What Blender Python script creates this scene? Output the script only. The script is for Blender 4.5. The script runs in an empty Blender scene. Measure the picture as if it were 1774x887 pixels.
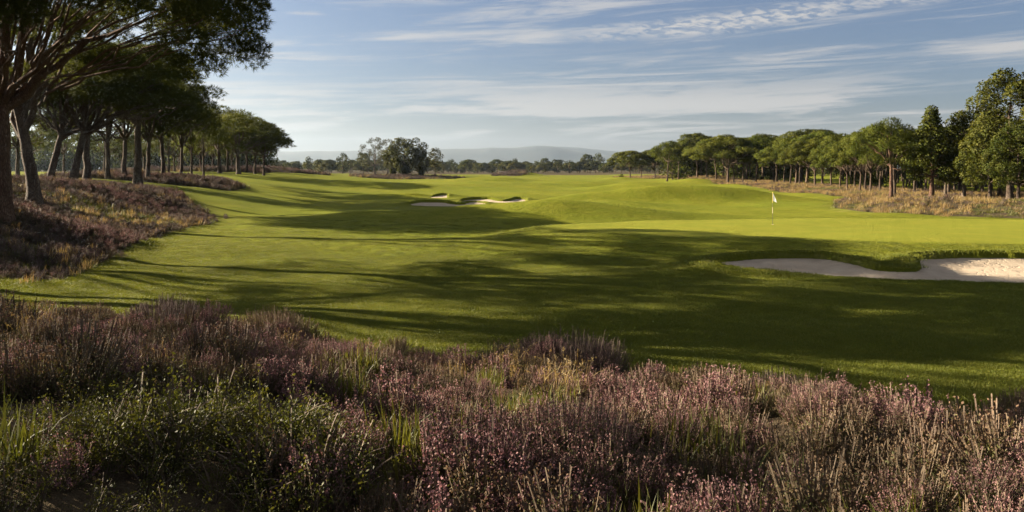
import bpy, math
import numpy as np
from math import radians, sin, cos, pi
SC = bpy.context.scene
COL = SC.collection
RNG = np.random.default_rng(7)
F = 1392.0            # focal length in photograph pixels, used to turn photo measurements into metres
CAM_H = 4.0
SUN_EL = radians(20)
SUN_XY = np.array([-0.952, 0.306])

# ------------------------------------------------------------------ helpers
class MB:
    """collects vertices and faces (several materials) into one mesh"""
    def __init__(s): s.v = []; s.n = 0; s.f = []; s.nr = {}
    def add(s, v, f, mat=0, smooth=False, nor=None):
        v = np.asarray(v, float).reshape(-1, 3); f = np.asarray(f, int)
        if len(v) == 0 or len(f) == 0: return
        if nor is not None: s.nr[s.n] = nor; smooth = True
        s.v.append(v); s.f.append((f + s.n, mat, smooth)); s.n += len(v)
    def mesh(s, name, mats):
        me = bpy.data.meshes.new(name)
        V = np.concatenate(s.v)
        me.vertices.add(len(V)); me.vertices.foreach_set('co', V.astype(np.float32).ravel())
        loops = np.concatenate([f.ravel() for f, m, k in s.f])
        tot = np.concatenate([np.full(len(f), f.shape[1]) for f, m, k in s.f])
        mi = np.concatenate([np.full(len(f), m) for f, m, k in s.f])
        sm = np.concatenate([np.full(len(f), k) for f, m, k in s.f])
        st = np.concatenate([[0], np.cumsum(tot)[:-1]])
        me.loops.add(len(loops)); me.loops.foreach_set('vertex_index', loops.astype(np.int32))
        me.polygons.add(len(tot)); me.polygons.foreach_set('loop_start', st.astype(np.int32))
        me.polygons.foreach_set('loop_total', tot.astype(np.int32))
        for m in mats: me.materials.append(m)
        me.polygons.foreach_set('material_index', mi.astype(np.int32))
        me.polygons.foreach_set('use_smooth', sm.astype(bool))
        me.update(calc_edges=True); me.validate()
        if s.nr:
            NR = np.zeros_like(V)
            for k, a in s.nr.items(): NR[k:k + len(a)] = a
            me.normals_split_custom_set_from_vertices(NR.astype(np.float32))
        return me

def link(name, data, parent=None, loc=None):
    o = bpy.data.objects.new(name, data); COL.objects.link(o)
    if parent is not None: o.parent = parent
    if loc is not None: o.location = loc
    return o
def tag(o, label=None, cat=None, group=None, kind=None):
    if label: o['label'] = label
    if cat: o['category'] = cat
    if group: o['group'] = group
    if kind: o['kind'] = kind
    return o
def unit(a):
    return a / np.maximum(np.linalg.norm(a, axis=-1, keepdims=True), 1e-9)
def sstep(a, b, x):
    t = np.clip((x - a) / (b - a), 0, 1); return t * t * (3 - 2 * t)

def tube(P, R, sides=8):
    P = np.asarray(P, float); R = np.asarray(R, float); n = len(P)
    T = np.zeros_like(P); T[1:-1] = P[2:] - P[:-2]; T[0] = P[1] - P[0]; T[-1] = P[-1] - P[-2]; T = unit(T)
    ref = np.array([0.31, 0.95, 0.02]) if abs(T[0] @ np.array([0.31, 0.95, 0.02])) < 0.85 else np.array([1.0, 0, 0])
    A = unit(np.cross(T, ref)); B = np.cross(T, A)
    a = np.linspace(0, 2 * pi, sides, endpoint=False)
    V = (P[:, None] + R[:, None, None] * (np.cos(a)[None, :, None] * A[:, None] + np.sin(a)[None, :, None] * B[:, None])).reshape(-1, 3)
    i = np.arange(n - 1)[:, None] * sides; j = np.arange(sides)[None]; k = (j + 1) % sides
    Fq = np.stack([i + j, i + k, i + sides + k, i + sides + j], -1).reshape(-1, 4)
    return V, Fq
def bez(p0, p1, p2, n=8):
    t = np.linspace(0, 1, n)[:, None]
    return (1 - t) ** 2 * np.array(p0) + 2 * t * (1 - t) * np.array(p1) + t * t * np.array(p2)
def needles(P, D, L, W, k, rng, spread=0.9, out=None):
    """tufts of k thin triangles at points P leaning along D"""
    n = len(P)
    d = unit(np.repeat(D, k, 0) + rng.normal(0, spread, (n * k, 3)))
    p = np.repeat(P, k, 0) + rng.normal(0, 0.1, (n * k, 3)) * np.repeat(np.broadcast_to(L, (n,)), k)[:, None]
    l = np.repeat(np.broadcast_to(L, (n,)), k)[:, None] * rng.uniform(0.6, 1.2, (n * k, 1))
    s = unit(np.cross(d, rng.normal(size=(n * k, 3)))) * W * l * 0.5
    V = np.stack([p - s, p + s, p + d * l], 1)
    if out is None: return V.reshape(-1, 3), np.arange(n * k * 3).reshape(-1, 3)
    o = np.repeat(out, k, 0); fl = (np.cross(V[:, 1] - V[:, 0], V[:, 2] - V[:, 0]) * o).sum(1) < 0
    V[fl] = V[fl][:, [1, 0, 2]]
    return V.reshape(-1, 3), np.arange(n * k * 3).reshape(-1, 3), np.repeat(unit(o + rng.normal(0, .35, o.shape)), 3, 0)
def leaves(P, size, rng, D=None, ratio=0.6, spread=1.0, out=None):
    """kite-shaped leaf faces at P"""
    n = len(P)
    d = rng.normal(size=(n, 3))
    if D is not None: d = D + d * spread
    d = unit(d); s = unit(np.cross(d, rng.normal(size=(n, 3))))
    l = (np.broadcast_to(size, (n,)) * rng.uniform(0.6, 1.25, n))[:, None]
    V = np.stack([P - d * l * .5, P + s * l * ratio * .5, P + d * l * .5, P - s * l * ratio * .5], 1)
    if out is None: return V.reshape(-1, 3), np.arange(n * 4).reshape(-1, 4)
    fl = (np.cross(d, s) * out).sum(1) > 0
    V[fl] = V[fl][:, ::-1]
    return V.reshape(-1, 3), np.arange(n * 4).reshape(-1, 4), np.repeat(unit(out + rng.normal(0, .4, out.shape)), 4, 0)

# ------------------------------------------------------------------ polygons
def dense(poly, n=8):
    """Catmull-Rom smoothing of a closed outline"""
    p = np.array(poly, float); out = []
    N = len(p)
    for i in range(N):
        a, b, c, d = p[i - 1], p[i], p[(i + 1) % N], p[(i + 2) % N]
        for t in np.linspace(0, 1, n, endpoint=False):
            out.append(0.5 * (2 * b + (c - a) * t + (2 * a - 5 * b + 4 * c - d) * t * t + (3 * b - a - 3 * c + d) * t ** 3))
    return np.array(out)
def sdf(poly, X, Y, margin=6.0):
    """signed distance, negative inside; far points get +margin"""
    X = np.asarray(X, float); Y = np.asarray(Y, float)
    out = np.full(X.shape, float(margin))
    lo = poly.min(0) - margin; hi = poly.max(0) + margin
    m = (X > lo[0]) & (X < hi[0]) & (Y > lo[1]) & (Y < hi[1])
    if not m.any(): return out
    x = X[m]; y = Y[m]
    d2 = np.full(x.shape, 1e9); ins = np.zeros(x.shape, bool)
    for i in range(len(poly)):
        ax, ay = poly[i - 1]; bx, by = poly[i]
        ex, ey = bx - ax, by - ay
        t = np.clip(((x - ax) * ex + (y - ay) * ey) / max(ex * ex + ey * ey, 1e-9), 0, 1)
        d2 = np.minimum(d2, (x - ax - t * ex) ** 2 + (y - ay - t * ey) ** 2)
        c = (ay > y) != (by > y)
        with np.errstate(divide='ignore', invalid='ignore'):
            ins ^= c & (x < (bx - ax) * (y - ay) / (by - ay if by != ay else 1e-9) + ax)
    d = np.sqrt(d2); d[ins] *= -1
    out[m] = np.minimum(d, margin)
    return out

BUNK_NEAR = dense([(7.7,31.5),(9.0,33.1),(11.2,33.8),(12.9,33.7),(13.6,32.5),(13.9,31.0),(14.5,30.45),(15.25,30.4),(15.9,31.3),(16.3,32.8),(17.0,33.4),(19.3,34.0),(21.5,33.8),(23.4,33.0),(22.6,30.4),(19.4,28.0),(17.9,28.0),(15.7,28.5),(13.7,28.8),(11.9,29.5),(9.9,30.2),(8.4,30.7)], 6)
BUNK_A = dense([(-11,87.0),(-10,88.6),(-8.4,88.8),(-7,87.9),(-6,86.8),(-5.1,87.1),(-4.7,88.5),(-3.6,88.5),(-2.8,87.3),(-3.4,86.2),(-5,85.5),(-7.5,85.4),(-9.8,86)], 6)
BUNK_B = dense([(-5.8,93.6),(-4.8,95.2),(-3,95.7),(-2,94.4),(-.9,93.7),(0,94.6),(.6,95.8),(1.6,94.9),(1.1,92.9),(-1,92.3),(-3.6,92.5)], 6)
BUNK_C = dense([(-10.4,104.6),(-9.6,106.4),(-8.7,106.8),(-8.6,104.8)], 6)
BUNKERS = [(BUNK_NEAR, 0.02, 0.24, 28.0, 34.0, .22), (BUNK_A, 0.0, 0.28, 85.5, 88.8, .06), (BUNK_B, 0.05, 0.4, 92.3, 96, .08), (BUNK_C, 0.2, 0.5, 104.5, 107, .06)]
GREEN = dense([(2.0,45.5),(4.5,49.5),(10,52.5),(18,54.5),(28,55),(38,52),(42,45),(37,38.5),(28,36.6),(21,37.2),(14,39.2),(7,41.5)], 6)
HEATH_LEFT = dense([(-16.2,29.2),(-17.0,34),(-18.6,39.5),(-20.4,47),(-21.4,58),(-24,63),(-28.5,70),(-31.5,76),(-35,76),(-43,68),(-58,58),(-80,46),(-80,30),(-60,27),(-40,26.5),(-25,27),(-18.6,28.4)], 5)
HEATH_LEFT_MID = dense([(-34.5,93),(-33,98),(-36,106),(-43,110),(-52,108),(-58,100),(-52,93),(-42,91)], 5)
HEATH_LEFT_FAR = dense([(-66,180),(-58,186),(-62,205),(-78,225),(-100,228),(-104,205),(-84,190)], 5)
HEATH_LEFT_TIP = dense([(-76,240),(-62,246),(-58,256),(-72,266),(-92,268),(-96,252)], 5)
HEATH_ISLE = dense([(-58,287),(-46,279),(-32,280),(-22,290),(-18,306),(-26,318),(-44,316),(-58,304)], 5)
HEATH_FAR_BUMP = dense([(-8,395),(4,392),(8,404),(0,414),(-10,410)], 5)
RB = np.array([(400,58),(370,47),(278,54),(225,52),(168,48.5),(130,45.6),(112,44.5),(104,44.0),(94,38),(85,34.4),(78,31.2),(71,30.6),(66,32.4),(62.5,39),(60,52),(57,80),(50,110)], float)
HEATH_RIGHT = dense([tuple(p[::-1]) for p in RB] + [(150,60),(150,110),(92,100),(74,112),(70,150),(72,200),(84,300),(90,400)], 4)
HEATHS = [HEATH_LEFT, HEATH_LEFT_MID, HEATH_LEFT_FAR, HEATH_LEFT_TIP, HEATH_ISLE, HEATH_FAR_BUMP, HEATH_RIGHT]

def bank_d(x, y):
    """metres beyond the front edge of the foreground heather bank (negative = on the bank)"""
    edge = 16.3 - 0.47 * x + 0.55 * np.sin(x * 0.9) + 0.35 * np.sin(x * 2.3 + 1)
    edge = np.where(x < -15, 16.3 + 7.05 + (-15 - x) * 0.12 + 0.5 * np.sin(x), edge)
    edge = np.where(x > 12, 16.3 - 5.64 - (x - 12) * 0.15 + 0.4 * np.sin(x * 1.3), edge)
    return y - edge
_g = np.random.default_rng(21)
MOUNDS = []
for i in range(46):
    yy = 62 * (420 / 62) ** _g.random(); xx = _g.uniform(-0.16, 0.25) * yy
    MOUNDS.append((xx, yy, _g.uniform(6, 15) * (yy / 150) ** .35, _g.uniform(3.5, 7) * (yy / 150) ** .5, _g.uniform(-1.1, 1.5)))
MOUNDS += [(-26, 36.5, 6, 6, 1.85), (-9, 110, 12, 6, .7), (-24, 150, 18, 8, 1.3), (-6, 175, 16, 8, 1.2), (16, 205, 16, 9, 1.4), (30, 150, 12, 6, 1.0), (12, 118, 9, 5, .7), (22, 96, 9, 4, .6), (-8, 99.5, 9, 4, .3),
           (4, 61, 8, 3.5, .35), (-7, 48, 5, 3, -.35), (-3, 42, 5, 3, .28), (24, 64, 10, 3, .3), (34, 84, 10, 4, .4), (-34, 62, 8, 14, .9), (-28, 78, 7, 7, .4), (-42, 100, 9, 8, .5),
           (-40, 300, 15, 10, 1.1), (-77, 205, 18, 14, .6), (-80, 254, 16, 9, 1.2), (0, 403, 10, 8, 1.0), (38, 74, 6, 6, .6), (55, 70, 16, 7, .9), (46, 118, 9, 12, .4), (52, 170, 8, 20, .6), (57, 260, 10, 40, .7)]
def ground(x, y, bunkers=True):
    x = np.asarray(x, float); y = np.asarray(y, float)
    z = 0.05 * np.sin(x * .11 + y * .05) + 0.06 * np.sin(x * .047 - y * .083 + 1)
    fade = sstep(10, 22, y) * sstep(420, 200, y)
    for kx, ky, a, ph in ((.9, .5, .022, .3), (.62, -.95, .024, 1.9), (1.45, .8, .011, 4.0), (.4, .75, .035, 2.6), (.31, -.4, .045, 5.1)):
        z = z + a * fade * np.sin(kx * x + ky * y + ph + 1.3 * np.sin(.11 * x + .17 * y + ph))
    xb = np.interp(y, [-60, 15, 28, 50, 77, 110, 186, 300, 500], [-30, -19, -16, -19.5, -20, -15, -20, -38, -60])
    w = np.interp(y, [15, 28, 50, 77, 110, 186, 300, 500], [24, 21, 20, 26, 40, 46, 50, 60])
    z = z + np.interp(y, [10, 30, 60, 110, 200, 330, 500], [1.6, 2.2, 2.7, 3.0, 3.15, 2.4, .6]) * sstep(0, 1, (xb - x) / w)
    xr = np.interp(y, RB[::-1][3:, 0] if False else np.sort(RB[:, 0]), RB[np.argsort(RB[:, 0]), 1])
    z = z + 0.35 * sstep(0, 16, x - xr) * sstep(56, 66, y)
    for mx, my, rx, ry, a in MOUNDS:
        q = ((x - mx) / rx) ** 2 + ((y - my) / ry) ** 2
        z = z + a * np.exp(-q) * (1 if my > 20 else 0)
    # green plateau and the bank in front of it
    z = z * (1 - 0.85 * sstep(4, -2, sdf(GREEN, x, y, 9)))
    z = z + 0.62 * sstep(5.5, -0.5, sdf(GREEN, x, y, 9))
    z = z + 0.05 * np.sin(x * .35) * np.sin(y * .5) * sstep(0, -2, sdf(GREEN, x, y, 9))
    # bank in the foreground carrying the heather and the viewer
    d = bank_d(x, y)
    near = sstep(0.5, -13, d) * 2.15 + sstep(-13, -60, d) * 1.2
    z = np.where(d < 0.5, z * sstep(-9, 0.5, d) + near, z)
    z = z + np.where(d < 0, 0.26 * np.sin(x * 1.1 + 2 * np.sin(y * .6)) * np.sin(y * .95 + .7) * sstep(0, -2.5, d) * sstep(1.5, 5, np.hypot(x, y)), 0)
    if bunkers:
        for P, z0, z1, y0, y1, dish in BUNKERS:
            big = P is BUNK_NEAR
            s = sdf(P, x, y, 6)
            lip = (0.34 if big else .3) * np.exp(-np.maximum(s, 0) / (0.9 if big else 1.3)) * sstep(y0 + (y1 - y0) * .22, y0 + (y1 - y0) * .6, y)
            zs = z0 + (z1 - z0) * np.clip((y - y0) / (y1 - y0), 0, 1)
            k = sstep(5.5 if not big else 3.0, 0.0, s)
            z = z * (1 - k) + np.maximum(zs + lip, np.where(y > (y0 + y1) / 2, z, -9)) * k
            z = np.where(s < 0, zs - 0.12 - dish * sstep(0, -1.2, s) - .25 * sstep(0, -.12, s), z)
    return z
def gz(x, y): return float(ground(np.array([x]), np.array([y]))[0])

# ------------------------------------------------------------------ materials
def mat(name):
    m = bpy.data.materials.new(name); m.use_nodes = True
    nt = m.node_tree; nt.nodes.clear()
    return m, nt
class N:
    def __init__(s, nt): s.nt = nt
    def __call__(s, typ, ins=None, **kw):
        n = s.nt.nodes.new(typ)
        for k, v in kw.items(): setattr(n, k, v)
        if ins:
            for k, v in ins.items():
                if isinstance(v, bpy.types.NodeSocket): s.nt.links.new(v, n.inputs[k])
                else: n.inputs[k].default_value = v
        return n
    def math(s, op, a, b=None, c=None, clamp=False):
        n = s.nt.nodes.new('ShaderNodeMath'); n.operation = op; n.use_clamp = clamp
        for i, v in enumerate((a, b, c)):
            if v is None: continue
            if isinstance(v, bpy.types.NodeSocket): s.nt.links.new(v, n.inputs[i])
            else: n.inputs[i].default_value = v
        return n.outputs[0]
    def ramp(s, fac, a, b, lo=0.0, hi=1.0, smooth=True):
        n = s.nt.nodes.new('ShaderNodeMapRange'); n.interpolation_type = 'SMOOTHSTEP' if smooth else 'LINEAR'
        s.nt.links.new(fac, n.inputs['Value'])
        n.inputs['From Min'].default_value = a; n.inputs['From Max'].default_value = b
        n.inputs['To Min'].default_value = lo; n.inputs['To Max'].default_value = hi
        return n.outputs['Result']
    def mix(s, fac, a, b, blend='MIX'):
        n = s.nt.nodes.new('ShaderNodeMix'); n.data_type = 'RGBA'; n.blend_type = blend; n.clamp_factor = True
        for idx, v in ((0, fac), (6, a), (7, b)):
            if isinstance(v, bpy.types.NodeSocket): s.nt.links.new(v, n.inputs[idx])
            elif idx == 0: n.inputs[0].default_value = v
            else: n.inputs[idx].default_value = (*v, 1) if len(v) == 3 else v
        return n.outputs[2]
    def noise(s, vec, scale, detail=3, rough=.55, dist=0.0):
        n = s.nt.nodes.new('ShaderNodeTexNoise')
        if vec is not None: s.nt.links.new(vec, n.inputs['Vector'])
        n.inputs['Scale'].default_value = scale; n.inputs['Detail'].default_value = detail
        n.inputs['Roughness'].default_value = rough; n.inputs['Distortion'].default_value = dist
        return n.outputs['Fac']

def foliage_mat(name, ca, cb, trans=0.3, scale=1.2, rough=.6, huevar=.15, spec=.25, tint=None):
    m, nt = mat(name); n = N(nt)
    tc = n('ShaderNodeTexCoord'); oi = n('ShaderNodeObjectInfo')
    f = n.ramp(n.noise(tc.outputs['Object'], scale, 2), .3, .7)
    c = n.mix(f, ca, cb)
    r = n.ramp(oi.outputs['Random'], 0, 1, 1 - huevar, 1 + huevar, False)
    hs = n('ShaderNodeHueSaturation', {'Color': c, 'Value': r})
    hv = n.math('ADD', n.math('MULTIPLY', n.math('FRACT', n.math('MULTIPLY', oi.outputs['Random'], 17.3)), .022), .489)
    nt.links.new(hv, hs.inputs['Hue'])
    b = n('ShaderNodeBsdfPrincipled', {'Base Color': hs.outputs[0], 'Roughness': rough, 'Specular IOR Level': spec})
    t = n('ShaderNodeBsdfTranslucent', {'Color': n.mix(1.0, hs.outputs[0], tint or (1.25, 1.2, .6), 'MULTIPLY')})
    mx = n('ShaderNodeMixShader', {0: trans, 1: b.outputs[0], 2: t.outputs[0]})
    o = n('ShaderNodeOutputMaterial', {'Surface': mx.outputs[0]})
    return m
def bark_mat(name, ca, cb, scale=6):
    m, nt = mat(name); n = N(nt)
    tc = n('ShaderNodeTexCoord')
    mp = n('ShaderNodeMapping', {'Vector': tc.outputs['Object'], 'Scale': (1, 1, .28)})
    v = n('ShaderNodeTexVoronoi', {'Vector': mp.outputs[0], 'Scale': scale * 2.6, 'Randomness': 1.0}, feature='DISTANCE_TO_EDGE')
    crack = n.ramp(v.outputs['Distance'], 0.0, .22, .35, 1)
    big = n.noise(mp.outputs[0], scale * .35, 4)
    fine = n.noise(mp.outputs[0], scale * 6, 3)
    c = n.mix(n.ramp(big, .35, .65), ca, cb)
    c = n.mix(n.math('MULTIPLY', fine, .5), c, (.5, .42, .34), 'MULTIPLY')
    c = n.mix(crack, (ca[0] * .3, ca[1] * .28, ca[2] * .28), c)
    h = n.math('ADD', n.math('MULTIPLY', crack, .7), n.math('MULTIPLY', fine, .4))
    bp = n('ShaderNodeBump', {'Strength': 1.0, 'Distance': .09, 'Height': h})
    b = n('ShaderNodeBsdfPrincipled', {'Base Color': c, 'Roughness': .9, 'Specular IOR Level': .15, 'Normal': bp.outputs[0]})
    n('ShaderNodeOutputMaterial', {'Surface': b.outputs[0]})
    return m
def plain_mat(name, col, rough=.6, spec=.3, nscale=30, var=.25):
    m, nt = mat(name); n = N(nt)
    tc = n('ShaderNodeTexCoord')
    c = n.mix(n.noise(tc.outputs['Object'], nscale, 3), tuple(k * (1 - var) for k in col), tuple(min(1, k * (1 + var)) for k in col))
    b = n('ShaderNodeBsdfPrincipled', {'Base Color': c, 'Roughness': rough, 'Specular IOR Level': spec})
    n('ShaderNodeOutputMaterial', {'Surface': b.outputs[0]})
    return m

M = {}
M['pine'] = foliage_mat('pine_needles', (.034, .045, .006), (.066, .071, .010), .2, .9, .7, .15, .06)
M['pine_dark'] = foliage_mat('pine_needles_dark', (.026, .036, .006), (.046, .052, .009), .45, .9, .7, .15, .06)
M['oak'] = foliage_mat('oak_leaves', (.032, .043, .007), (.056, .058, .010), .3, .8, .7, .15, .08)
M['oak_far'] = foliage_mat('autumn_leaves', (.028, .034, .006), (.052, .048, .009), .12, .5, .7, .15, .06)
M['grey_leaf'] = foliage_mat('grey_green_leaves', (.04, .042, .022), (.055, .054, .028), .3, .5, .7, .15, .06)
M['wood_far'] = foliage_mat('distant_foliage', (.026, .033, .008), (.062, .057, .013), .25, .12, .7, .2, .06)
M['bark'] = bark_mat('pine_bark', (.075, .054, .04), (.135, .105, .08), 5)
M['bark_red'] = bark_mat('red_pine_bark', (.125, .072, .05), (.18, .115, .08), 5)
M['bark_pale'] = bark_mat('pale_bark', (.17, .135, .1), (.25, .2, .155), 8)
M['bark_far'] = bark_mat('far_bark', (.11, .078, .056), (.16, .12, .09), 5)
M['bloom'] = foliage_mat('heather_bloom', (.135, .069, .071), (.205, .112, .107), .25, 9, .7, .25, .2, (1.1, .95, .95))
M['faded'] = foliage_mat('faded_heather', (.07, .046, .028), (.118, .078, .046), .2, 9, .8, .3, .15, (1.1, .95, .8))
M['dusky'] = foliage_mat('dusky_heather', (.075, .05, .054), (.125, .083, .087), .15, 9, .8, .25, .15, (1.1, .95, .95))
M['sprig'] = foliage_mat('heather_leaf', (.045, .05, .018), (.08, .075, .025), .25, 9, .7, .3, .2)
M['twig'] = foliage_mat('heather_twig', (.06, .042, .03), (.1, .075, .05), .0, 9, .8, .3, .2)
M['straw'] = foliage_mat('dry_grass_blade', (.17, .118, .042), (.265, .188, .075), .35, 4, .6, .25, .3, (1.1, 1, .8))
M['blade'] = foliage_mat('green_grass_blade', (.045, .052, .009), (.1, .095, .018), .3, 4, .6, .25, .35)
M['leaf'] = foliage_mat('glossy_leaf', (.024, .03, .006), (.075, .073, .014), .3, 5, .6, .45, .15)

# ------------------------------------------------------------------ ground
def terrain_mat():
    m, nt = mat('turf'); n = N(nt)
    at = n('ShaderNodeAttribute', attribute_name='zone'); sp = n('ShaderNodeSeparateColor', {'Color': at.outputs['Color']})
    ge = n('ShaderNodeNewGeometry'); pos = ge.outputs['Position']
    big = n.noise(pos, .06, 4); mid = n.noise(pos, .7, 4); fine = n.noise(pos, 9, 4, .7); tiny = n.noise(pos, 45, 3, .75)
    mp = n('ShaderNodeMapping', {'Vector': pos, 'Scale': (.12, 1.0, 1), 'Rotation': (0, 0, .12)})
    streak = n.noise(mp.outputs[0], 1.1, 4, .6)
    fair = n.mix(n.ramp(big, .38, .62), (.082, .108, .011), (.124, .130, .013))
    fair = n.mix(n.math('MULTIPLY', n.ramp(streak, .35, .7), .5), fair, (.148, .14, .018))
    fair = n.mix(n.math('MULTIPLY', n.ramp(mid, .42, .62), .6), fair, (.07, .09, .006))
    fair = n.mix(n.ramp(fine, .35, .7, 0, .75), fair, (.162, .158, .022))
    fair = n.mix(n.ramp(tiny, .38, .55, .5, 0), fair, (.045, .058, .005))
    grn = n.mix(n.ramp(mid, .3, .7), (.128, .140, .018), (.15, .152, .021))
    rough = n.mix(n.ramp(fine, .3, .7), (.06, .074, .008), (.11, .112, .013))
    rough = n.mix(n.ramp(streak, .45, .7), rough, (.13, .125, .035))
    soil = n.mix(n.ramp(fine, .35, .65), (.035, .026, .018), (.075, .058, .036))
    soil = n.mix(n.ramp(mid, .5, .7), soil, (.07, .075, .025))
    c = n.mix(n.math('ADD', sp.outputs[2], n.math('MULTIPLY', n.math('SUBTRACT', fine, .5), .5)), fair, rough)
    c = n.mix(sp.outputs[1], c, grn)
    c = n.mix(n.ramp(n.math('ADD', sp.outputs[0], n.math('MULTIPLY', n.math('SUBTRACT', fine, .5), .5)), .35, .65), c, soil)
    h = n.math('ADD', n.math('ADD', n.math('MULTIPLY', fine, .055), n.math('MULTIPLY', n.noise(pos, 2.4, 3), .11)), n.math('MULTIPLY', tiny, .028))
    bp = n('ShaderNodeBump', {'Strength': .75, 'Distance': 1.0, 'Height': h})
    b = n('ShaderNodeBsdfPrincipled', {'Base Color': c, 'Roughness': .9, 'Specular IOR Level': .02, 'Normal': bp.outputs[0]})
    n('ShaderNodeOutputMaterial', {'Surface': b.outputs[0]})
    return m
def sand_mat():
    m, nt = mat('bunker_sand'); n = N(nt)
    ge = n('ShaderNodeNewGeometry'); pos = ge.outputs['Position']
    a = n.noise(pos, 1.4, 4); f = n.noise(pos, 30, 4, .7)
    mp = n('ShaderNodeMapping', {'Vector': pos, 'Rotation': (0, 0, .5), 'Scale': (1, .22, 1)})
    rk = n.noise(mp.outputs[0], 7, 2)
    c = n.mix(n.ramp(a, .35, .65), (.3, .245, .185), (.36, .3, .228))
    c = n.mix(n.ramp(f, .35, .7, .35, 0), c, (.3, .24, .18))
    h = n.math('ADD', n.math('MULTIPLY', rk, .03), n.math('MULTIPLY', f, .012))
    bp = n('ShaderNodeBump', {'Strength': .6, 'Distance': 1.0, 'Height': n.math('ADD', h, n.math('MULTIPLY', n.ramp(n.noise(pos, 4.5, 2), .55, .7), -.05))})
    b = n('ShaderNodeBsdfPrincipled', {'Base Color': c, 'Roughness': .95, 'Specular IOR Level': .1, 'Normal': bp.outputs[0]})
    n('ShaderNodeOutputMaterial', {'Surface': b.outputs[0]})
    return m

def lines(parts):
    out = []
    for a, b, s in parts: out.append(np.linspace(a, b, max(2, int(round(abs(b - a) / s)) + 1))[:-1])
    return np.concatenate(out + [[parts[-1][1]]])
def geo(a, b, n): return np.sign(a) * np.geomspace(abs(a), abs(b), n)
def build_ground():
    xs = np.concatenate([geo(-11000, -400, 28)[:-1], lines([(-400, -80, 3), (-80, -30, .7), (-30, 5, .3), (5, 25, .13), (25, 60, .6), (60, 400, 3)])[:-1], geo(400, 11000, 28)])
    ys = np.concatenate([geo(-11000, -40, 20), lines([(-38, -4, 2), (-4, 26, .28), (26, 36, .13), (36, 82, .35), (82, 109, .17), (109, 120, .4), (120, 350, 1.0), (350, 900, 6)])[:-1], geo(900, 11000, 26)])
    X, Y = np.meshgrid(xs, ys); Z = ground(X, Y)
    nx, ny = len(xs), len(ys)
    V = np.stack([X, Y, Z], -1).reshape(-1, 3)
    i = (np.arange(ny - 1)[:, None] * nx + np.arange(nx - 1)[None]).ravel()
    b = MB(); b.add(V, np.stack([i, i + 1, i + nx + 1, i + nx], 1), 0, True)
    me = b.mesh('ground', [terrain_mat()])
    d = bank_d(X, Y)
    heath = sstep(0.6, -0.6, d)
    for P in HEATHS: heath = np.maximum(heath, sstep(0.7, -0.7, sdf(P, X, Y, 4)))
    far = sstep(0, 1, (Y - 500) / 40 + .6 * np.sin(X * .021) + .4 * np.sin(X * .06))
    heath = np.maximum(heath, far * .75)
    heath = np.maximum(heath, sstep(-14, -2, X - np.interp(Y, np.sort(RB[:, 0]), RB[np.argsort(RB[:, 0]), 1]) - 16) * sstep(60, 66, Y) * .8 * (X > 0) * sstep(60, 40, np.abs(Y - 255) ) if False else heath)
    for P, *_ in BUNKERS: pass
    green = sstep(.15, -.15, sdf(GREEN, X, Y, 4))
    rough = np.zeros_like(X)
    for P, *_ in BUNKERS[:1]: rough = np.maximum(rough, sstep(1.9, .2, sdf(P, X, Y, 4)) * (Y > 29.5))
    for P, *_ in BUNKERS[1:]: rough = np.maximum(rough, .6 * sstep(2.2, .2, sdf(P, X, Y, 4)) )
    rough = np.maximum(rough, sstep(2.0, .2, d) * .8)
    for P in HEATHS: rough = np.maximum(rough, .85 * sstep(2.2, .3, sdf(P, X, Y, 4)))
    gs = sdf(GREEN, X, Y, 4); rough = np.maximum(rough, .7 * sstep(.1, .5, gs) * sstep(1.4, .7, gs) * (Y > 46))
    rgba = np.stack([heath, green, rough, np.ones_like(X)], -1).reshape(-1, 4).astype(np.float32)
    a = me.attributes.new('zone', 'FLOAT_COLOR', 'POINT'); a.data.foreach_set('color', rgba.ravel())
    o = link('ground', me); tag(o, 'rolling green golf fairway with heath banks', 'ground', kind='structure')
    # sand sheets inside the bunkers
    sm = sand_mat()
    labs = ['pale sand of the large two-lobed bunker below the green', 'grey shaded sand of the front mid-fairway bunker', 'bright sunlit sand of the rear mid-fairway bunker', 'small sliver of sand behind the mid-fairway bunkers']
    for (P, z0, z1, y0, y1, dish), lb in zip(BUNKERS, labs):
        st = .14 if P is BUNK_NEAR else .3
        lo, hi = P.min(0) - .5, P.max(0) + .5
        xs2 = np.arange(lo[0], hi[0], st); ys2 = np.arange(lo[1], hi[1], st)
        X2, Y2 = np.meshgrid(xs2, ys2); s = sdf(P, X2, Y2, 3)
        Z2 = z0 + (z1 - z0) * np.clip((Y2 - y0) / (y1 - y0), 0, 1) - dish * sstep(0, -1.4, s) - .02 + .02 * np.sin(X2 * 2 + Y2) * np.sin(Y2 * 2.6)
        keep = s < (.22 if P is BUNK_NEAR else .4)
        idx = np.full(X2.shape, -1); idx[keep] = np.arange(keep.sum())
        q = np.stack([idx[:-1, :-1], idx[:-1, 1:], idx[1:, 1:], idx[1:, :-1]], -1).reshape(-1, 4); q = q[(q >= 0).all(1)]
        bb = MB(); bb.add(np.stack([X2[keep], Y2[keep], Z2[keep]], 1), q, 0, True)
        tag(link('bunker_sand', bb.mesh('bunker_sand', [sm])), lb, 'sand bunker', kind='structure')
build_ground()

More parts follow.
